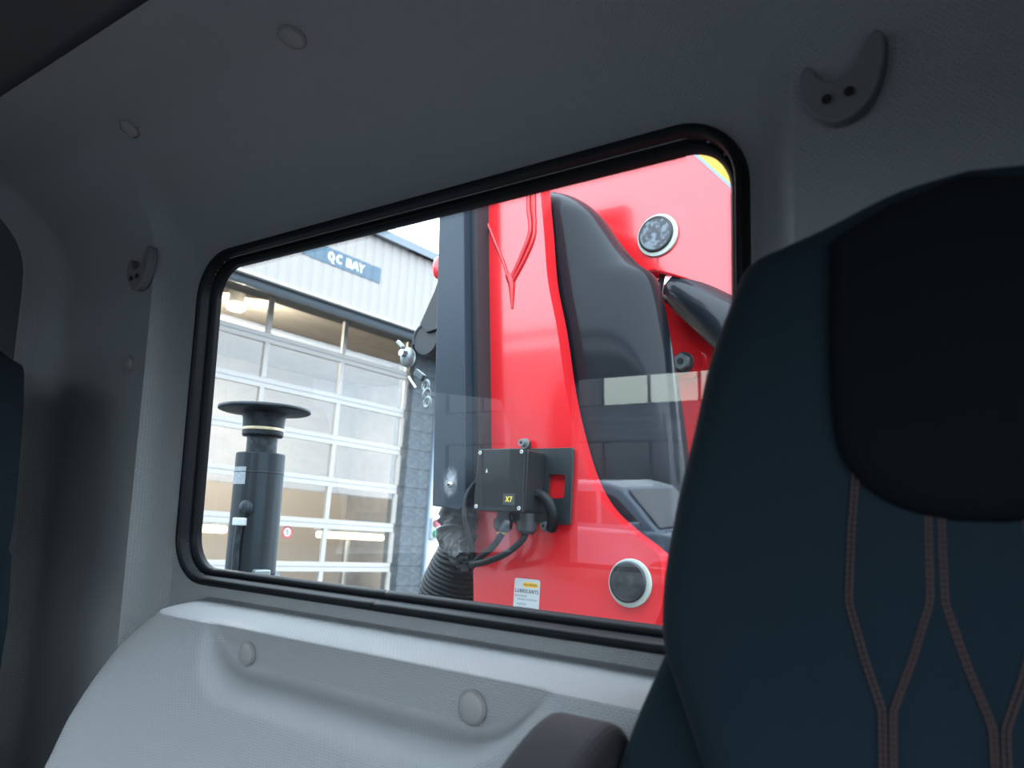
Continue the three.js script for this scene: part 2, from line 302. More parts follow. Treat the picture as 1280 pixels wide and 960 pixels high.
// seats
function dashes(pts, off) { // rows of short thread along a line
  const out = [], c = new THREE.CatmullRomCurve3(pts.map((p) => new THREE.Vector3(...p)), false, 'catmullrom', 0.05), L = c.getLength(), n = Math.floor(L / 0.0042);
  for (let i = 0; i < n; i++) { const a = c.getPointAt((i + 0.12) / n), b = c.getPointAt((i + 0.88) / n), d = b.clone().sub(a), l = d.length(); d.normalize();
    const g = new THREE.CylinderGeometry(0.0008, 0.0008, l, 5); g.applyQuaternion(new THREE.Quaternion().setFromUnitVectors(new THREE.Vector3(0, 1, 0), d)); out.push(g.translate((a.x + b.x) / 2 + off * d.y, (a.y + b.y) / 2 - off * d.x, a.z)); }
  return out;
}
function seat(pos, label, wide = 1) { // local origin on the cab floor below the middle of the backrest
  const t = thing('cab_seat', label, 'seat', pos);
  const L = [[0.02, 1.176], [-0.03, 1.169], [-0.083, 1.150], [-0.122, 1.138], [-0.143, 1.131], [-0.155, 1.119], [-0.166, 1.092], [-0.183, 1.045], [-0.196, 0.985], [-0.212, 0.915], [-0.222, 0.845], [-0.219, 0.800], [-0.207, 0.772], [-0.178, 0.705], [-0.15, 0.64]];
  const half = spline(L, 60), full = [...half, ...half.slice(1).reverse().map((p) => [0.04 - p[0], p[1]])];
  mesh('backrest', inflate(full, [0.02, 0.9], 0.0, 0.032, 0.16, 0.005, -0.07), M.seat, t);
  const hp = spline([[-0.072, 1.128], [-0.0735, 1.10], [-0.0745, 1.02], [-0.070, 0.966], [-0.059, 0.944], [-0.035, 0.924], [-0.002, 0.914], [0.022, 0.9125]], 40), hpf = [[0.02, 1.160], [-0.03, 1.148], ...hp.slice(0, -1), ...hp.slice(0, -1).reverse().map((p) => [0.04 - p[0], p[1]]), [0.07, 1.148]];
  mesh('head_pad', inflate(hpf, [0.02, 1.03], 0.034, 0.047, 0.2, 0.004, 0.02), M.seatDark, t);
  const lowHalf = [[-0.235, 0.80], [-0.262, 0.74], [-0.285, 0.68], [-0.29, 0.55], [-0.27, 0.33]].map((p) => [p[0] * wide, p[1]]);
  mesh('lower_backrest', poly([...lowHalf, ...lowHalf.slice().reverse().map((p) => [Math.min(0.255, -p[0]), p[1]])], 0.10, 0.02).translate(0, 0, -0.12), M.seat, t);
  mesh('cushion', rbox(0.42, 0.14, 0.44, 0.05, 0, 0.42, 0.17), M.seat, t);
  mesh('pedestal', rbox(0.36, 0.36, 0.34, 0.03, 0, 0.18, 0.14), M.dash, t);
  const z = 0.0374, st = [];
  for (const s of [-1, 1]) { const m = (a) => a.map((p) => [p[0] * s - 0.006, p[1], z]);
    st.push(...dashes(m([[-0.050, 0.95], [-0.054, 0.905], [-0.0565, 0.855], [-0.046, 0.815], [-0.036, 0.785], [-0.036, 0.70]]), 0.0016), ...dashes(m([[-0.050, 0.95], [-0.054, 0.905], [-0.0565, 0.855], [-0.046, 0.815], [-0.036, 0.785], [-0.036, 0.70]]), -0.0016),
      ...dashes(m([[-0.004, 0.925], [-0.0045, 0.86], [-0.0165, 0.82], [-0.029, 0.785], [-0.030, 0.70]]), 0.0014), ...dashes(m([[-0.004, 0.925], [-0.0045, 0.86], [-0.0165, 0.82], [-0.029, 0.785], [-0.030, 0.70]]), -0.0014)); }
  mesh('stitching', mergeGeometries(st), M.stitch, t).userData.label = 'rust-brown stitching in long hexagons';
  return t;
}
const seatR = seat([-0.100, 1.165, 0.195], 'dark fabric cab seat with rust-brown hexagon stitching and black head pad');
{ // its folded armrest
  const arm = poly(spline([[0, -0.10], [0, -0.015], [0.008, 0.018], [0.03, 0.031], [0.06, 0.026], [0.12, -0.008], [0.175, -0.05], [0.19, -0.11], [0.10, -0.16]], 50, true).slice(0, -1), 0.08, 0.014);
  mesh('armrest', arm.rotateY(-Math.PI / 2).translate(-0.285, 0.690, -0.075), M.armPad, seatR).userData.label = 'folded black armrest';
}
const seatL = seat([-1.79, 1.17, 0.305], '', 0.7); seatL.userData.label = 'dark navy cab seat against the wall of the closed door';

// ------------------------------------------------------------------ ground and truck frame
tag(mesh('ground', box(160, 0.2, 160, 0, -0.1, 0), M.asphalt), 'grey asphalt yard', 'ground', null, 'structure');
{
  const t = thing('truck_chassis', 'black truck frame rails carrying the cab and the crane', 'chassis', [0, 0, 0]);
  for (const x of [-1.35, -0.5]) mesh('frame_rail', rbox(0.09, 0.28, 8, 0.01, x, 0.85, -1.6), M.blackMatt, t);
  mesh('crossmember', box(0.76, 0.2, 0.16, -0.925, 0.85, -1.0), M.blackMatt, t);
  for (const [x, z] of [[-1.85, 1.2], [0.0, 1.2], [-1.85, -3.6], [0.0, -3.6]]) { mesh('wheel', cyl(0.5, 0.3, 40).rotateZ(Math.PI / 2).translate(x, 0.5, z), M.blackMatt, t); }
  mesh('axle', box(1.7, 0.16, 0.16, -0.925, 0.5, 1.2), M.blackMatt, t); mesh('axle', box(1.7, 0.16, 0.16, -0.925, 0.5, -3.6), M.blackMatt, t);
  mesh('spring_block', box(1.0, 0.2, 0.3, -0.925, 0.64, 1.2), M.blackMatt, t); mesh('spring_block', box(1.0, 0.2, 0.3, -0.925, 0.64, -3.6), M.blackMatt, t);
  mesh('cab_mount', box(1.2, 0.14, 1.6, -0.925, 1.04, 1.0), M.blackMatt, t);
}

// ------------------------------------------------------------------ the crane
{
  const t = thing('loader_crane', 'red loader crane behind the cab with pin caps and black cover', 'crane', [0, 0, 0]);
  // column plate, its right side flaring out to the base
  const R = spline([[-1.155, 3.05], [-1.138, 2.902], [-1.121, 2.798], [-1.101, 2.669], [-1.067, 2.548], [-1.030, 2.386], [-0.998, 2.284], [-0.954, 2.181], [-0.912, 2.124], [-0.859, 2.083], [-0.800, 2.047], [-0.779, 2.030], [-0.774, 2.0], [-0.774, 1.926], [-0.790, 1.885], [-0.82, 1.82]], 60);
  mesh('column_plate', poly([...R, [-0.82, 0.99], [-1.2, 0.99], [-1.266, 1.904], [-1.321, 2.384], [-1.398, 3.05]], 0.045).translate(0, 0, -0.745), M.red, t);
  mesh('column_base', rbox(0.9, 0.5, 0.5, 0.02, -0.96, 1.24, -1.08), M.red, t);
  // seams on the column: welds that meet in a point and run down
  const zf = -0.6985;
  mesh('weld_seam', tube([[-1.345, 2.915, zf], [-1.312, 2.866, zf], [-1.279, 2.805, zf], [-1.245, 2.742, zf], [-1.224, 2.695, zf]], 0.0035), M.redSeam, t);
  mesh('weld_seam', tube([[-1.180, 2.96, zf], [-1.172, 2.87, zf], [-1.163, 2.808, zf], [-1.186, 2.745, zf], [-1.214, 2.688, zf]], (k) => 0.006), M.redSeam, t);
  mesh('weld_seam', tube([[-1.163, 2.95, zf], [-1.156, 2.87, zf], [-1.152, 2.79, zf], [-1.176, 2.735, zf], [-1.210, 2.680, zf]], (k) => 0.0045), M.redSeam, t);
  mesh('weld_seam', tube([[-1.221, 2.70, zf], [-1.212, 2.675, zf], [-1.208, 2.64, zf], [-1.205, 2.61, zf]], (k) => 0.009 * (1 - k) + 0.002), M.redSeam, t);
  // black cover behind the column
  const xl = [[1.85, -1.03], [2.008, -1.042], [2.193, -1.062], [2.328, -1.104], [2.492, -1.149], [2.665, -1.19], [2.847, -1.225], [2.93, -1.225], [2.957, -1.205]];
  const xr = [[1.85, -0.75], [2.024, -0.763], [2.213, -0.78], [2.302, -0.792], [2.431, -0.816], [2.566, -0.844], [2.663, -0.868], [2.693, -0.884], [2.719, -0.919], [2.764, -0.961], [2.823, -1.004], [2.875, -1.042], [2.92, -1.092], [2.948, -1.149], [2.957, -1.195]];
  { const P = [], I = [], nr = 64, ys = steps([[1.85, 2.6, 0.03], [2.6, 2.9, 0.012], [2.9, 2.957, 0.004]]);
    for (const y of ys) { const a = smoothTable(xl, y), b = smoothTable(xr, y), c = (a + b) / 2, h = (b - a) / 2;
      for (let k = 0; k < nr; k++) { const th = k / nr * 2 * Math.PI, cx = Math.cos(th), sz = Math.sin(th); P.push(c + h * Math.sign(cx) * Math.abs(cx) ** 0.75, y, -0.825 + 0.075 * (0.35 + 0.65 * Math.min(1, h / 0.09)) * Math.sign(sz) * Math.abs(sz) ** 0.85); } }
    for (let j = 0; j < ys.length - 1; j++) for (let k = 0; k < nr; k++) { const a = j * nr + k, b = j * nr + (k + 1) % nr; I.push(a, a + nr, b, b, a + nr, b + nr); }
    const top = P.length / 3; P.push(-1.2, 2.958, -0.825); const q = (ys.length - 1) * nr; for (let k = 0; k < nr; k++) I.push(q + k, top, q + (k + 1) % nr);
    const g = new THREE.BufferGeometry(); g.setAttribute('position', new THREE.Float32BufferAttribute(P, 3)); g.setIndex(I); g.computeVertexNormals();
    mesh('cylinder_cover', g, M.black, t).userData.label = 'glossy black curved cover'; }
  // boom plate with its yellow corner
  const low = spline([[-1.37, 2.6], [-1.10, 2.62], [-1.0, 2.71], [-0.957, 2.747], [-0.915, 2.735], [-0.827, 2.696], [-0.733, 2.645], [-0.645, 2.603], [-0.3, 2.43]], 40);
  mesh('boom_plate', poly([...low, [-0.3, 3.4], [-1.37, 3.4]], 0.06, 0.006).translate(0, 0, -1.01), M.red, t);
  mesh('yellow_panel', poly([[-0.858, 3.075], [-0.72, 2.919], [-0.45, 2.62], [-0.4, 3.3], [-0.7, 3.3]], 0.004).translate(0, 0, -0.951), M.yellow, t).userData.label = 'yellow panel corner';
  mesh('dark_stripe', poly([[-0.868, 3.075], [-0.73, 2.919], [-0.46, 2.62], [-0.45, 2.62], [-0.72, 2.919], [-0.858, 3.075]], 0.0045).translate(0, 0, -0.951), M.edgeMetal, t);
  // pin caps
  const cap = (x, y, z, r, dark) => { const g = new THREE.Group(); g.name = 'pin_cap'; g.position.set(x, y, z); t.add(g);
    const up = (o) => o.rotateX(Math.PI / 2);
    mesh('cap_ring', up(lathe([[r, 0], [r, 0.005], [r * 0.985, 0.0065], [r * 0.86, 0.007], [r * 0.5, 0.006]], 56)), M.capRing, g);
    const d = mesh('cap_disc', up(lathe([[r * 0.85, 0.0], [r * 0.85, 0.011], [r * 0.82, 0.0135], [r * 0.75, 0.0145], [r * 0.735, 0.0132]], 56)), M.capDark, g); d.position.set(-r * 0.05, r * 0.04, 0);
    mesh('cap_face', new THREE.CircleGeometry(r * 0.76, 48).translate(-r * 0.05, r * 0.04, 0.0132), dark, g); };
  cap(-0.844, 1.970, -0.699, 0.050, M.capDark); cap(-0.935, 2.841, -0.949, 0.0575, M.capWorn);
  // rust run below the upper cap
  mesh('rust_run', tube([[-0.935, 2.785, -0.951], [-0.933, 2.765, -0.951], [-0.934, 2.745, -0.951]], (k) => 0.003 * (1 - k) + 0.0012, 12, 6), M.redSeam, t);
  // lower arm, its bolt, the hydraulic ram and a hose
  mesh('lower_arm', poly([[-1.02, 2.80], [-0.935, 2.715], [-0.80, 2.58], [-0.60, 2.41], [-0.60, 2.0], [-0.90, 2.0], [-0.90, 2.298], [-0.949, 2.576], [-1.06, 2.74]], 0.05, 0.008).translate(0, 0, -1.10), M.red, t);
  { const g = new THREE.Group(); g.name = 'arm_bolt'; g.position.set(-0.895, 2.517, -1.05); t.add(g);
    mesh('flange', cylZ(0.042, 0.02, 40).translate(0.012, 0, 0.005), M.red, g); mesh('washer', cylZ(0.028, 0.006, 32).translate(0, 0, 0.018), M.darkSteel, g); mesh('hex_head', cylZ(0.022, 0.016, 6).translate(0, 0, 0.028), M.zinc, g); mesh('socket', cylZ(0.009, 0.002, 20).translate(0, 0, 0.0362), M.darkSteel, g); }
  { const a = new THREE.Vector3(-0.902, 2.706, -1.0), b = new THREE.Vector3(-0.42, 2.335, -0.80), d = b.clone().sub(a), q = new THREE.Quaternion().setFromUnitVectors(new THREE.Vector3(0, 1, 0), d.clone().normalize()), L = d.length();
    const g = lathe([[0.0001, -0.012], [0.030, -0.012], [0.040, -0.004], [0.046, 0.006], [0.046, 0.03], [0.049, 0.034], [0.10, L], [0.0001, L]], 40).applyQuaternion(q).translate(a.x, a.y, a.z);
    mesh('hydraulic_ram', g, M.black, t).userData.label = 'black hydraulic ram'; }
  mesh('slim_hose', tube([[-0.94, 2.80, -1.03], [-0.945, 2.751, -1.0], [-0.954, 2.69, -1.0], [-0.965, 2.62, -1.0], [-0.975, 2.5, -1.02]], 0.0085), M.blackMatt, t);
  mesh('back_housing', rbox(0.5, 1.1, 0.2, 0.03, -0.62, 1.75, -1.30), M.blackMatt, t);
  // oil instruction label
  const lab = canvasTex(256, 288, (c, w, h) => { c.fillStyle = '#b4bbbb'; c.fillRect(0, 0, w, h); c.fillStyle = '#e8b52c'; c.beginPath(); c.roundRect(88, 28, 146, 38, 14); c.fill();
    c.fillStyle = '#222'; c.font = 'bold 25px sans-serif'; c.textAlign = 'center'; c.fillText('PALFINGER', 161, 56); c.font = 'bold 39px sans-serif'; c.textAlign = 'left'; c.fillText('LUBRICANTS', 8, 112);
    c.font = '19px sans-serif'; c.fillStyle = '#333'; c.fillText('PALFINGER', 34, 144); c.fillText('Hydraulic Oil Premium', 40, 170); c.fillText('PALFINGER', 34, 208); c.fillText('Hydraulic Oil Extreme', 40, 234); c.fillText('PALFINGER', 34, 268);
    c.fillStyle = '#c33'; c.fillRect(14, 132, 12, 12); });
  const sg = new THREE.ShapeGeometry((() => { const s = new THREE.Shape(), w = 0.072, h = 0.081, r = 0.006; s.moveTo(r, 0); s.lineTo(w - r, 0); s.absarc(w - r, r, r, -Math.PI / 2, 0); s.lineTo(w, h - r); s.absarc(w - r, h - r, r, 0, Math.PI / 2); s.lineTo(r, h); s.absarc(r, h - r, r, Math.PI / 2, Math.PI); s.lineTo(0, r); s.absarc(r, r, r, Math.PI, 1.5 * Math.PI); return s; })());
  { const p = sg.attributes.position, uv = sg.attributes.uv; for (let i = 0; i < p.count; i++) uv.setXY(i, p.getX(i) / 0.072, p.getY(i) / 0.081); }
  mesh('oil_label', sg.translate(-1.146, 1.876, -0.6992), std(0xffffff, 0.45, { map: lab }), t).userData.label = 'white LUBRICANTS label';
}
{ // grey post beside the column
  const t = thing('steel_post', 'dark grey steel post beside the red column', 'post', [0, 0, 0]);
  mesh('post_body', poly([[-1.4215, 3.05], [-1.342, 3.05], [-1.245, 2.118], [-1.262, 2.104], [-1.35, 2.111]], 0.055, 0.003).translate(0, 0, -0.675), M.postGrey, t);
  mesh('edge_strip', poly([[-1.341, 3.05], [-1.322, 3.05], [-1.226, 2.11], [-1.244, 2.118]], 0.05).translate(0, 0, -0.70), M.blackMatt, t);
  // powdery white deposit round the bolt
  const dep = dataTex(128, 128, (x, y) => { const r = Math.hypot((x - 0.5) / 0.40, (y - 0.5) / 0.46) + 0.22 * (n16(x, y) - 0.5); return 0.85 * (1 - S(r, 0.05, 1.0)) ** 1.3 * (0.75 + 0.25 * n128(x, y)); });
  dep.wrapS = dep.wrapT = THREE.ClampToEdgeWrapping;
  mesh('white_deposit', new THREE.PlaneGeometry(0.075, 0.105).translate(-1.296, 2.168, -0.6196), std(lin(0.5, 0.53, 0.56), 0.9, { alphaMap: dep, transparent: true }), t);
  const b = new THREE.Group(); b.name = 'post_bolt'; b.position.set(-1.294, 2.162, -0.6185); t.add(b);
  mesh('washer', cylZ(0.0105, 0.002, 28), M.steel, b); mesh('dome_head', new THREE.SphereGeometry(0.0085, 24, 12, 0, Math.PI * 2, 0, Math.PI / 2).rotateX(Math.PI / 2), M.steel, b); mesh('socket', cylZ(0.003, 0.001, 6).translate(0, 0, 0.0085), M.hole, b);
}
{ // control box on its bracket
  const t = thing('junction_box', 'dark grey control box marked X7 bolted to the red column', 'box', [0, 0, 0]);
  const hole = [[-1.059, 2.192], [-1.055, 2.196], [-1.017, 2.196], [-1.013, 2.192], [-1.014, 2.145], [-1.018, 2.141], [-1.056, 2.139], [-1.060, 2.143]];
  mesh('bracket', poly([[-1.20, 2.255], [-1.0, 2.256], [-0.995, 2.251], [-0.995, 2.086], [-1.0, 2.083], [-1.20, 2.083]], 0.006, 0.0008, [hole]).translate(0, 0, -0.694), M.plateGrey, t);
  mesh('box_body', rbox(0.133, 0.140, 0.075, 0.006, -1.1345, 2.174, -0.650), M.boxGrey, t);
  mesh('box_lid', poly([[-1.203, 2.104], [-1.064, 2.104], [-1.067, 2.245], [-1.202, 2.245]].map((p) => p), 0.012, 0.003).translate(0, 0, -0.612), M.boxGrey, t);
  for (const [x, y] of [[-1.194, 2.236], [-1.075, 2.237], [-1.195, 2.113], [-1.073, 2.112]]) { const g = new THREE.Group(); g.name = 'lid_screw'; g.position.set(x, y, -0.5998); t.add(g); mesh('screw_head', cylZ(0.0045, 0.0016, 20), M.white, g); mesh('slot', cylZ(0.0016, 0.0006, 6).translate(0, 0, 0.001), M.hole, g); }
  const x7 = canvasTex(128, 96, (c, w, h) => { c.fillStyle = '#33393b'; c.fillRect(0, 0, w, h); c.fillStyle = '#f2cf28'; c.font = 'bold 62px sans-serif'; c.textAlign = 'center'; c.fillText('X7', 64, 70); });
  mesh('box_label', new THREE.PlaneGeometry(0.034, 0.0255).translate(-1.102, 2.131, -0.5993), std(0xffffff, 0.5, { map: x7 }), t).userData.label = 'label reading X7 in yellow';
  mesh('arrow_mark', poly([[-1.174, 2.190], [-1.168, 2.190], [-1.171, 2.200]], 0.0004).translate(0, 0, -0.6), M.white, t);
  for (const [x, y, s] of [[-1.145, 2.085, 1], [-1.078, 2.083, 1.05]]) { const g = new THREE.Group(); g.name = 'cable_gland'; g.position.set(x, y, -0.640); t.add(g);
    mesh('gland_nut', cyl(0.022 * s, 0.022, 8).translate(0, -0.008, 0), M.blackMatt, g); mesh('gland_neck', cyl(0.016 * s, 0.02, 20).translate(0, 0.010, 0), M.blackMatt, g); mesh('gland_end', cyl(0.015 * s, 0.008, 20, 0.019 * s).translate(0, -0.022, 0), M.blackMatt, g); }
  mesh('gland_ring', cyl(0.0125, 0.005, 20).translate(-1.145, 2.0555, -0.639), M.yellow, t);
  for (const [x, y] of [[-1.132, 2.268], [-1.056, 2.078], [-1.168, 2.093]]) { const g = new THREE.Group(); g.name = 'bracket_bolt'; g.position.set(x, y, -0.682); t.add(g); mesh('washer', cylZ(0.0125, 0.003, 28).translate(0.002, -0.001, -0.003), M.zinc, g); mesh('bolt_head', cylZ(0.0085, 0.012, 24).translate(0, 0, 0.004), M.zinc, g); mesh('socket', cylZ(0.0038, 0.001, 6).translate(0, 0, 0.0103), M.hole, g); }
  mesh('bolt_spacer', box(0.02, 0.02, 0.008, -1.132, 2.262, -0.694), M.plateGrey, t);
}
tag(mesh('black_cable', tube([[-1.150, 2.21, -0.66], [-1.205, 2.195, -0.655], [-1.236, 2.165, -0.635], [-1.240, 2.13, -0.615], [-1.226, 2.09, -0.60], [-1.212, 2.05, -0.60], [-1.205, 2.01, -0.61], [-1.21, 1.985, -0.63]], 0.0065), M.rubber), 'thin black cable looping from the side of the X7 control box', 'cable');
tag(mesh('black_cable', tube([[-1.145, 2.066, -0.640], [-1.144, 2.05, -0.632], [-1.158, 2.022, -0.62], [-1.185, 2.0, -0.615], [-1.215, 1.985, -0.63]], 0.008), M.rubber), 'short black cable from the gland with the yellow ring', 'cable');
tag(mesh('black_cable', tube([[-1.078, 2.064, -0.640], [-1.080, 2.045, -0.63], [-1.105, 2.015, -0.612], [-1.15, 1.993, -0.60], [-1.20, 1.982, -0.61], [-1.225, 1.975, -0.635]], 0.0075), M.rubber), 'long black cable sagging from the gland nearest the bracket hole', 'cable');
tag(mesh('bent_conduit', tube([[-1.15, 2.148, -0.668], [-1.10, 2.150, -0.664], [-1.062, 2.146, -0.660], [-1.035, 2.130, -0.658], [-1.024, 2.105, -0.660], [-1.028, 2.085, -0.667], [-1.036, 2.072, -0.676]], 0.0125), M.rubber), 'thick black hose curving behind the X7 control box', 'hose');
{ // corrugated hose and the wrapping over its top
  tag(mesh('corrugated_hose', tube([[-1.44, 1.22, -0.83], [-1.44, 1.60, -0.82], [-1.435, 1.80, -0.815], [-1.425, 1.88, -0.81], [-1.405, 1.95, -0.80], [-1.39, 2.0, -0.79], [-1.385, 2.07, -0.78]], (k) => 0.050 + 0.036 * S(-k, -1.0, -0.78) + 0.005 * Math.abs(Math.cos(k * Math.PI * 72)), 900, 36), M.rubber), 'black corrugated hose rising beside the red column', 'hose');
  const P = []; const g = tube([[-1.318, 2.115, -0.69], [-1.315, 2.08, -0.685], [-1.308, 2.04, -0.675], [-1.280, 2.005, -0.655], [-1.245, 1.988, -0.635]], (k) => lerp(0.048, 0.022, S(k, 0.3, 1)), 60, 40);
  const p = g.attributes.position; const ns = noiseGrid(16);
  for (let i = 0; i < p.count; i++) { const a = i % 41, b = Math.floor(i / 41), w = 1 + 0.012 * 0; const d = 0.016 * (ns((a % 40) / 40, b / 60) - 0.5) + 0.005 * (n64((a % 40) / 40, b / 60) - 0.5); const nx = g.attributes.normal.getX(i), ny = g.attributes.normal.getY(i), nz = g.attributes.normal.getZ(i); p.setXYZ(i, p.getX(i) + nx * d, p.getY(i) + ny * d, p.getZ(i) + nz * d); }
  g.computeVertexNormals();
  tag(mesh('hose_wrap', g, std(lin(0.016, 0.018, 0.019), 0.6)), 'creased black wrap binding the cables to the corrugated hose', 'wrap');
}
{ // shackle and straps behind the post
  const t = thing('chain_hook', 'zinc-plated lashing hook hanging behind the grey post', 'hook', [-1.70, 2.58, -0.9]);
  mesh('strap', poly([[0.0, 0.09], [0.05, 0.19], [0.075, 0.26], [0.10, 0.26], [0.10, 0.07], [0.03, 0.06]], 0.02, 0.003), M.blackMatt, t);
  mesh('pulley', cylZ(0.047, 0.02, 40).translate(0.02, 0.042, 0), M.blackMatt, t);
  mesh('pulley_guard', new THREE.TorusGeometry(0.05, 0.007, 10, 40, Math.PI * 1.05).rotateZ(0.1).translate(0.02, 0.042, 0.006), M.blackMatt, t);
  mesh('swivel', new THREE.SphereGeometry(0.026, 24, 16).scale(1, 1.2, 0.8).translate(-0.038, -0.012, 0.02), M.zinc, t);
  mesh('pin', cylZ(0.011, 0.02, 24).translate(-0.034, -0.004, 0.045), M.steel, t);
  mesh('lever', rbox(0.036, 0.012, 0.012, 0.004).rotateZ(-0.7).translate(-0.075, 0.033, 0.02), M.zinc, t);
  mesh('latch', rbox(0.045, 0.022, 0.014, 0.004).rotateZ(-0.55).translate(0.008, -0.068, 0.01), M.darkSteel, t);
  mesh('latch_pin', cyl(0.004, 0.05, 12).rotateZ(0.75).translate(-0.008, -0.092, 0.022), M.steel, t);
  for (let k = 0; k < 3; k++) mesh('chain_link', new THREE.TorusGeometry(0.013, 0.0045, 10, 24).scale(0.75, 1.15, 1).rotateY(k % 2 ? 1.3 : 0.2).rotateZ(-0.3).translate(0.028 + k * 0.006, -0.100 - k * 0.026, 0), M.zinc, t);
  mesh('hanger', box(0.02, 0.5, 0.02, 0.115, 0.05, -0.01), M.blackMatt, t); mesh('hanger_arm', box(0.02, 0.03, 0.24, 0.33, 0.0, 0.11), M.blackMatt, t); mesh('hanger_arm', box(0.24, 0.03, 0.02, 0.22, 0.0, -0.01), M.blackMatt, t);
}
{ const t = thing('marker_lamp', 'small red lamp peeping out behind the grey post', 'lamp', [-1.685, 2.79, -0.93]);
  mesh('lens', new THREE.SphereGeometry(0.022, 24, 16).scale(0.95, 1.7, 0.95).translate(-0.002, 0.075, 0), M.red, t); mesh('bracket', box(0.30, 0.03, 0.02, 0.17, 0.075, 0), M.blackMatt, t); mesh('bracket', box(0.02, 0.03, 0.26, 0.31, 0.075, 0.13), M.blackMatt, t); }

// raised support leg with its foot plate uppermost
{
  const t = thing('support_leg', 'raised dark grey crane support leg with round foot plate on top', 'support leg', [-2.196, 1.80, -0.738]);
  const ax = new THREE.Vector3(-0.022, 1, 0.017).normalize(); t.quaternion.setFromUnitVectors(new THREE.Vector3(0, 1, 0), ax);
  mesh('outer_tube', lathe([[0.0001, -0.9], [0.076, -0.9], [0.076, 0.455], [0.074, 0.459], [0.045, 0.459]], 56), M.stab, t);
  mesh('tube_collar', lathe([[0.0762, 0.395], [0.0772, 0.396], [0.0772, 0.398], [0.0762, 0.399]], 56), M.stab, t);
  mesh('ram_rod', cyl(0.0475, 0.07, 48).translate(0, 0.49, 0), M.stab, t);
  mesh('foot_collar', lathe([[0.05, 0.514], [0.062, 0.514], [0.064, 0.52], [0.064, 0.532]], 48), M.stab, t);
  mesh('brass_ring', lathe([[0.0645, 0.532], [0.0655, 0.533], [0.0655, 0.540], [0.0645, 0.541]], 48), std(lin(0.55, 0.47, 0.30), 0.4, { metalness: 0.5 }), t);
  mesh('foot_plate', lathe([[0.064, 0.541], [0.066, 0.57], [0.068, 0.581], [0.075, 0.590], [0.136, 0.593], [0.144, 0.596], [0.145, 0.600], [0.144, 0.606], [0.137, 0.608], [0.0001, 0.608]], 64), M.stab, t);
  // torn paper label, curved on the tube
  { const g = new THREE.CylinderGeometry(0.0768, 0.0768, 0.054, 16, 1, true, -0.45, 0.85); mesh('paper_label', g.translate(0, 0.385, 0), std(lin(0.26, 0.29, 0.31), 0.8, { map: rep(cloudyT, 1, 1) }), t).userData.label = 'torn pale label'; }
  const spot = (a, y, r) => [r * Math.sin(a), y, r * Math.cos(a)];
  const a0 = 0.56;
  mesh('port_boss', new THREE.SphereGeometry(0.022, 24, 16).scale(1, 1.15, 0.7).rotateY(a0).translate(...spot(a0, 0.285, 0.078)), M.stab, t);
  mesh('hose_fitting', rbox(0.036, 0.024, 0.028, 0.004).rotateY(a0).translate(...spot(a0 - 0.14, 0.243, 0.088)), std(lin(0.40, 0.44, 0.44), 0.6), t).userData.label = 'pale hose fitting';
  mesh('pipe', tube([spot(a0 - 0.14, 0.24, 0.085), spot(a0 - 0.18, 0.16, 0.086), spot(a0 - 0.14, 0.06, 0.086), spot(a0 - 0.16, -0.2, 0.086)], 0.011, 32), M.stab, t);
  mesh('lug', rbox(0.05, 0.035, 0.03, 0.006).rotateY(1.35).translate(...spot(1.35, 0.085, 0.082)), M.zinc, t);
  mesh('lug_bolt', cyl(0.016, 0.03, 20).rotateX(1.2).rotateY(1.9).translate(...spot(1.95, 0.075, 0.085)), M.darkSteel, t);
  mesh('beam', box(0.78, 0.16, 0.16, 0.39, -0.78, 0), M.blackMatt, t);
}

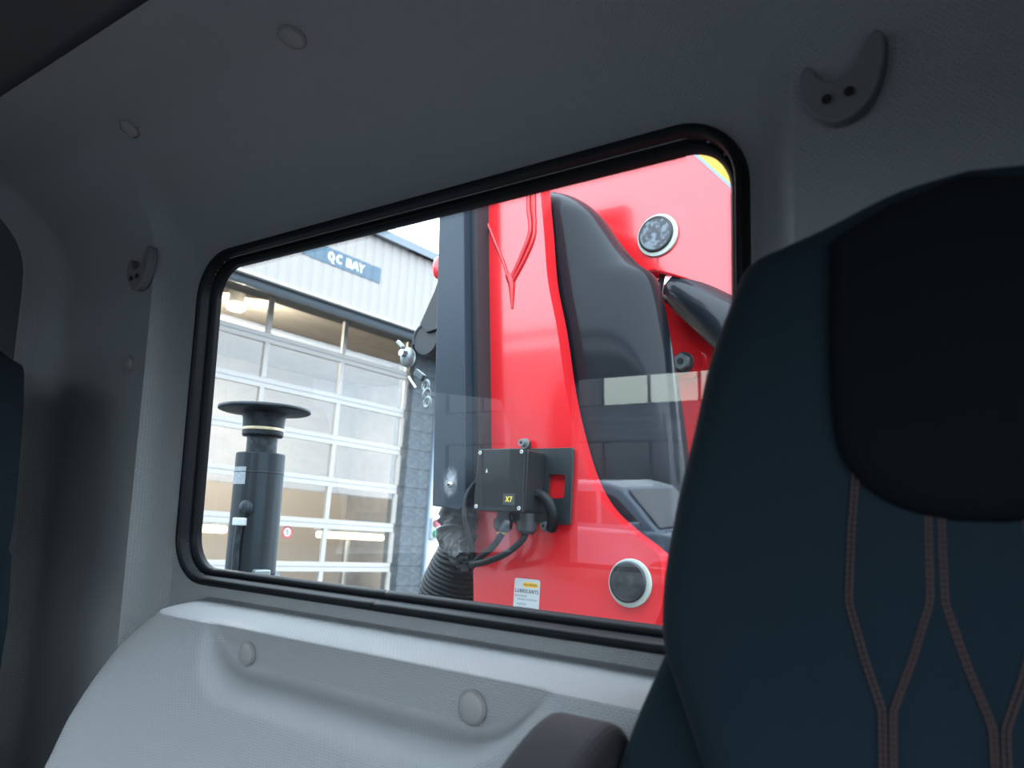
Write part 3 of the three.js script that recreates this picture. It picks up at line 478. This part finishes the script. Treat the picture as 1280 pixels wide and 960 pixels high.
// ------------------------------------------------------------------ the garage
const DX = -9.1;
{
  const t = thing('garage_building', 'white corrugated workshop building with a grey canopy over its door', 'building', [0, 0, 0]);
  // corrugated fascia
  const FX = -8.2, per = 0.17, z0 = -0.6, z1 = -13.6;
  const wave = (z) => { const f = ((z / per) % 1 + 1) % 1; return 0.014 * (S(f, 0.08, 0.2) - S(f, 0.72, 0.84)); };
  const zs = []; for (let k = 0; z0 - k * per > z1; k++) for (const f of [0, 0.08, 0.14, 0.2, 0.72, 0.78, 0.84]) zs.push(-(Math.ceil(-z0 / per) + k) * per - f * per);
  const strip = (zz, ya, yb, x) => { const P = [], N = [], I = [], UV = []; zz.forEach((z, i) => { const w = x + wave(-z); P.push(w, ya, z, w, yb, z); const u = i / (zz.length - 1); const f = (z - zz[0]) / (zz[zz.length - 1] - zz[0]); UV.push(f, 0, f, 1); if (i) { const a = i * 2; I.push(a - 2, a, a - 1, a - 1, a, a + 1); } });
    const g = new THREE.BufferGeometry(); g.setAttribute('position', new THREE.Float32BufferAttribute(P, 3)); g.setAttribute('uv', new THREE.Float32BufferAttribute(UV, 2)); g.setIndex(I); g.computeVertexNormals(); return g; };
  mesh('corrugated_fascia', strip(zs, 4.935, 6.06, FX), M.fascia, t);
  mesh('fascia_backing', box(0.06, 1.1, 13, FX - 0.05, 5.5, -7.1), M.fascia, t);
  mesh('drip_edge', box(0.07, 0.035, 13, FX + 0.01, 4.925, -7.1), M.frameWhite, t);
  mesh('roof_trim', box(0.12, 0.12, 13.1, FX + 0.02, 6.11, -7.1), M.roofTrim, t);
  mesh('soffit', poly([[0, 4.92], [0.9, 5.03], [0.9, 5.1], [0, 5.1]], 13).rotateY(Math.PI).translate(FX - 0.02, 0, -0.6), M.soffit, t);
  // rounded gutter pipe hugging the soffit
  mesh('gutter', cyl(0.075, 13, 20).rotateX(Math.PI / 2).translate(FX - 0.16, 4.90, -7.1), M.roofTrim, t);
  mesh('roof', box(8.4, 0.12, 13.2, -12.3, 6.11, -7.1), M.roofTrim, t);
  // pillar of concrete blocks, metal edge, white wall to the right
  for (let k = 0; k < 17; k++) { const y = 0.15 + k * 0.3; mesh('block', box(0.34, 0.292, 0.54, DX - 0.05, y, -8.54), M.concrete, t); }
  mesh('mortar', box(0.32, 5.1, 0.52, DX - 0.055, 2.55, -8.54), M.soffit, t);
  mesh('corner_strip', box(0.38, 5.05, 0.045, DX - 0.03, 2.53, -8.835), M.edgeMetal, t);
  mesh('end_wall', box(0.3, 5.1, 4.72, DX - 0.15, 2.55, -11.22), M.white, t);
  mesh('near_wall', box(0.3, 5.1, 1.7, DX - 0.15, 2.55, -0.75), M.white, t);
  mesh('lintel', box(0.2, 0.12, 6.6, DX - 0.12, 5.09, -4.9), M.soffit, t);
  // the room behind the door
  mesh('back_wall', box(0.2, 5.6, 13, -16, 2.8, -7.1), M.beige, t);
  mesh('room_side', box(7, 5.6, 0.2, -12.6, 2.8, -1.2), M.beige, t); mesh('room_side', box(7, 5.6, 0.2, -12.6, 2.8, -13.4), M.beige, t);
  mesh('room_floor', box(6.9, 0.04, 12, -12.6, 0.02, -7.3), M.concrete, t); mesh('room_ceiling', box(7, 0.1, 12, -12.6, 5.65, -7.3), M.beige, t);
  mesh('partition', box(0.1, 2.7, 5, -14.4, 1.39, -9.4), std(lin(0.42, 0.36, 0.31), 0.9), t);
  // sign printed on the ribs
  const sgn = canvasTex(512, 96, (c, w, h) => { c.fillStyle = '#4a5d6b'; c.fillRect(0, 0, w, h); c.fillStyle = '#c9cdd0'; c.font = 'bold 70px sans-serif'; c.textAlign = 'center'; c.strokeStyle = '#c9cdd0'; c.lineWidth = 2; c.lineJoin = 'round'; c.strokeText('QC BAY', 272, 72); c.fillText('QC BAY', 272, 72); });
  const sz = []; { const a = -5.27, b = -6.63; sz.push(a); for (const z of zs) if (z < a && z > b) sz.push(z); sz.push(b); }
  tag(mesh('bay_sign', strip(sz, 5.405, 5.625, FX + 0.008), std(0xffffff, 0.6, { map: sgn })), 'grey-blue sign reading QC BAY in white on the corrugated fascia', 'sign');
}
{ // sectional door
  const t = thing('sectional_door', 'white framed glazed sectional door of the workshop', 'door', [0, 0, 0]);
  const ys = [0.36, 0.95, 1.54, 2.135, 2.725, 3.325, 3.92, 4.53, 5.06], zs = [-8.2, -6.87, -5.55, -4.23, -2.91, -1.62];
  const bar = new RoundedBoxGeometry(0.05, 0.055, 1, 2, 0.008);
  const W2 = 6.58, zc = (-8.2 - 1.62) / 2;
  for (const y of ys.slice(0, -1)) for (const s of [-1, 1]) { mesh('rail', box(0.05, 0.062, W2, DX, y - 0.072 + s * 0.0345 , zc), M.frameWhite, t); }
  for (const y of ys.slice(0, -1)) mesh('joint', box(0.03, 0.012, W2, DX - 0.004, y - 0.072, zc), M.roofTrim, t);
  for (let j = 0; j < ys.length - 1; j++) for (let i = 0; i < zs.length; i++) {
    const h = ys[j + 1] - ys[j] - 0.137 + (j === 7 ? 0.1 : 0), y0 = ys[j] - 0.002;
    mesh('mullion', box(0.044, h, (i === 0 || i === 5) ? 0.06 : 0.07, DX, y0 + h / 2, zs[i]), M.frameWhite, t);
    if (i < 5) mesh('pane', new THREE.PlaneGeometry(1.30, h).rotateY(Math.PI / 2).translate(DX - 0.005, y0 + h / 2, (zs[i] + zs[i + 1]) / 2), M.doorGlass, t);
  }
  mesh('bottom_section', box(0.05, 0.24, W2, DX, 0.13, zc), M.frameWhite, t);
}
{ // little speed limit disc on a pane
  const tx = canvasTex(128, 128, (c) => { c.fillStyle = '#a8323c'; c.fillRect(0, 0, 128, 128); c.fillStyle = '#b4b8b8'; c.beginPath(); c.arc(64, 64, 44, 0, 7); c.fill(); c.fillStyle = '#222'; c.font = 'bold 74px sans-serif'; c.textAlign = 'center'; c.fillText('5', 64, 91); });
  const o = mesh('speed_sign', new THREE.CircleGeometry(0.085, 40).rotateY(Math.PI / 2), std(0xffffff, 0.5, { map: tx })); o.position.set(DX + 0.003, 1.92, -6.23);
  tag(o, 'small round red-rimmed sign with the number 5 on a door pane', 'sign');
}
{ const t = thing('push_button_box', 'grey switch box with a red and a green button on the white wall', 'switch', [DX + 0.0, 2.10, -9.10]);
  mesh('housing', rbox(0.07, 0.34, 0.14, 0.01, 0.035, 0, 0), std(lin(0.45, 0.48, 0.48), 0.6), t);
  mesh('red_button', cyl(0.06, 0.06, 28).rotateZ(Math.PI / 2).translate(0.095, 0.085, 0), std(lin(0.35, 0.06, 0.08), 0.4), t);
  mesh('green_button', cyl(0.06, 0.06, 28).rotateZ(Math.PI / 2).translate(0.095, -0.085, 0), std(lin(0.01, 0.18, 0.08), 0.4), t); }
const warm = lin(1.0, 0.78, 0.5);
for (const [z, l, lab] of [[-6.05, 1.0, 'warm tube lamp low in the workshop beyond the support leg'], [-9.1, 1.5, 'warm tube lamp low in the workshop beyond the door edge']]) {
  const t = thing('tube_lamp', lab, 'lamp', [-11.0, 1.88, z], 'tube lamps inside the workshop');
  mesh('tube', cyl(0.055, l, 16).rotateX(Math.PI / 2), glow(warm, 1.6), t); mesh('batten', box(0.06, 0.05, l + 0.1, -0.02, 0.10, 0), M.white, t); mesh('stand', box(0.05, 1.75, 0.05, -0.08, -0.95, 0), M.white, t);
  const L = new THREE.RectAreaLight(warm, 2.4, l, 0.1); L.position.set(-11 + 0.07, 1.88, z); L.lookAt(0, 1.88, z); scene.add(L);
}
{ const t = thing('ceiling_lamp', 'warm round lamp under the workshop ceiling', 'lamp', [-11.0, 5.31, -6.24]);
  mesh('diffuser', new THREE.SphereGeometry(0.11, 24, 16).scale(1, 0.6, 1.5), glow(warm, 2.5), t); mesh('housing', cyl(0.12, 0.25, 24).translate(0, 0.19, 0), M.white, t);
  const L = new THREE.PointLight(lin(1, 0.86, 0.68), 14); L.position.set(-11.0, 5.18, -6.24); L.castShadow = true; scene.add(L);
}
{ const t = thing('strip_lamp', 'long ceiling lamp inside the workshop', 'lamp', [-13, 5.56, -7.3]);
  mesh('lamp_tray', box(0.5, 0.06, 8.2), M.white, t); mesh('lamp_glow', box(0.44, 0.01, 8.1, 0, -0.034, 0), glow(lin(1, 0.9, 0.78), 3), t);
  const L = new THREE.RectAreaLight(lin(1, 0.94, 0.88), 11, 0.44, 8.1); L.position.set(-13, 5.51, -7.3); L.lookAt(-13, 0, -7.3); scene.add(L); }

// ------------------------------------------------------------------ in front of the truck, seen mirrored in the rear pane
{
  const t = thing('office_building', 'grey two-storey office building across the yard', 'building', [-16, 0, 26]);
  mesh('wall', box(44, 5.9, 8, 0, 2.95, 4.1), M.facade, t);
  mesh('tall_wing', box(14, 10, 8, -15, 5, 3.9), M.facade, t);
  mesh('parapet_band', box(44, 1.35, 0.2, 0, 3.8, -0.05), M.facade, t);
  for (let k = 0; k < 22; k++) { const x = -21 + k * 2, lit = k >= 11;
    mesh('window', box(1.9, 1.3, 0.06, x, 5.18, 0.06), lit ? M.creamGlass : M.darkGlass, t); mesh('window_post', box(0.1, 1.3, 0.14, x + 1, 5.18, 0.06), M.mullion, t);
    mesh('window', box(1.9, 2.6, 0.06, x, 1.8, 0.06), M.darkGlass, t); mesh('window_post', box(0.1, 2.6, 0.14, x + 1, 1.8, 0.06), M.mullion, t); }
}
{ // low hall on the other side of the yard, mirrored in the workshop door
  const t = thing('storage_hall', 'low brown storage hall across the yard from the workshop', 'building', [46, 0, -30]);
  mesh('wall', box(10, 5.0, 110, 5, 2.5, 0), std(lin(0.16, 0.13, 0.11), 0.9), t); mesh('roof_edge', box(10.4, 0.25, 110.4, 5, 5.1, 0), M.roofTrim, t);
  for (let k = 0; k < 7; k++) mesh('hall_gate', box(0.1, 3.6, 4.5, -0.03, 1.8, -45 + k * 15), std(lin(0.1, 0.11, 0.12), 0.6), t);
}
{
  const t = thing('parked_car', 'blue-grey estate car parked across the yard', 'car', [-7.2, 0, 11.8]); t.rotation.y = 0.12;
  const body = [[-2.2, 0.35], [2.2, 0.35], [2.28, 0.7], [2.15, 1.02], [1.35, 1.12], [-2.1, 1.15], [-2.28, 0.9]];
  mesh('body', poly(body, 1.8, 0.06).translate(0, 0, -0.9), M.carPaint, t);
  const roof = [[-2.05, 1.13], [1.28, 1.1], [0.55, 1.82], [0.1, 1.92], [-1.7, 1.92], [-1.95, 1.8]];
  mesh('roof', poly(roof, 1.62, 0.07).translate(0, 0, -0.81), M.carPaint, t);
  mesh('windscreen', rbox(0.86, 0.02, 1.42, 0.008).rotateZ(2.362).translate(0.94, 1.475, 0), M.darkGlass, t);
  for (const s of [-1, 1]) { for (const w of [[[-1.8, 1.2], [-0.85, 1.2], [-0.85, 1.72], [-1.7, 1.72]], [[-0.75, 1.2], [0.05, 1.2], [0.05, 1.74], [-0.75, 1.74]], [[0.15, 1.2], [0.98, 1.2], [0.45, 1.66], [0.15, 1.74]]]) mesh('side_window', poly(w, 0.02, 0.004).translate(0, 0, s > 0 ? 0.805 : -0.825), M.darkGlass, t);
    for (const x of [-1.45, 1.4]) { const g = new THREE.Group(); g.name = 'wheel'; g.position.set(x, 0.34, s * 0.82); t.add(g); mesh('tyre', cylZ(0.34, 0.22, 36), M.blackMatt, g); mesh('rim', cylZ(0.21, 0.23, 24), M.steel, g); }
    mesh('mirror', rbox(0.12, 0.14, 0.2, 0.03, 0.95, 1.2, s * 1.0), M.carPaint, t); }
}
renderer.render(scene, camera);
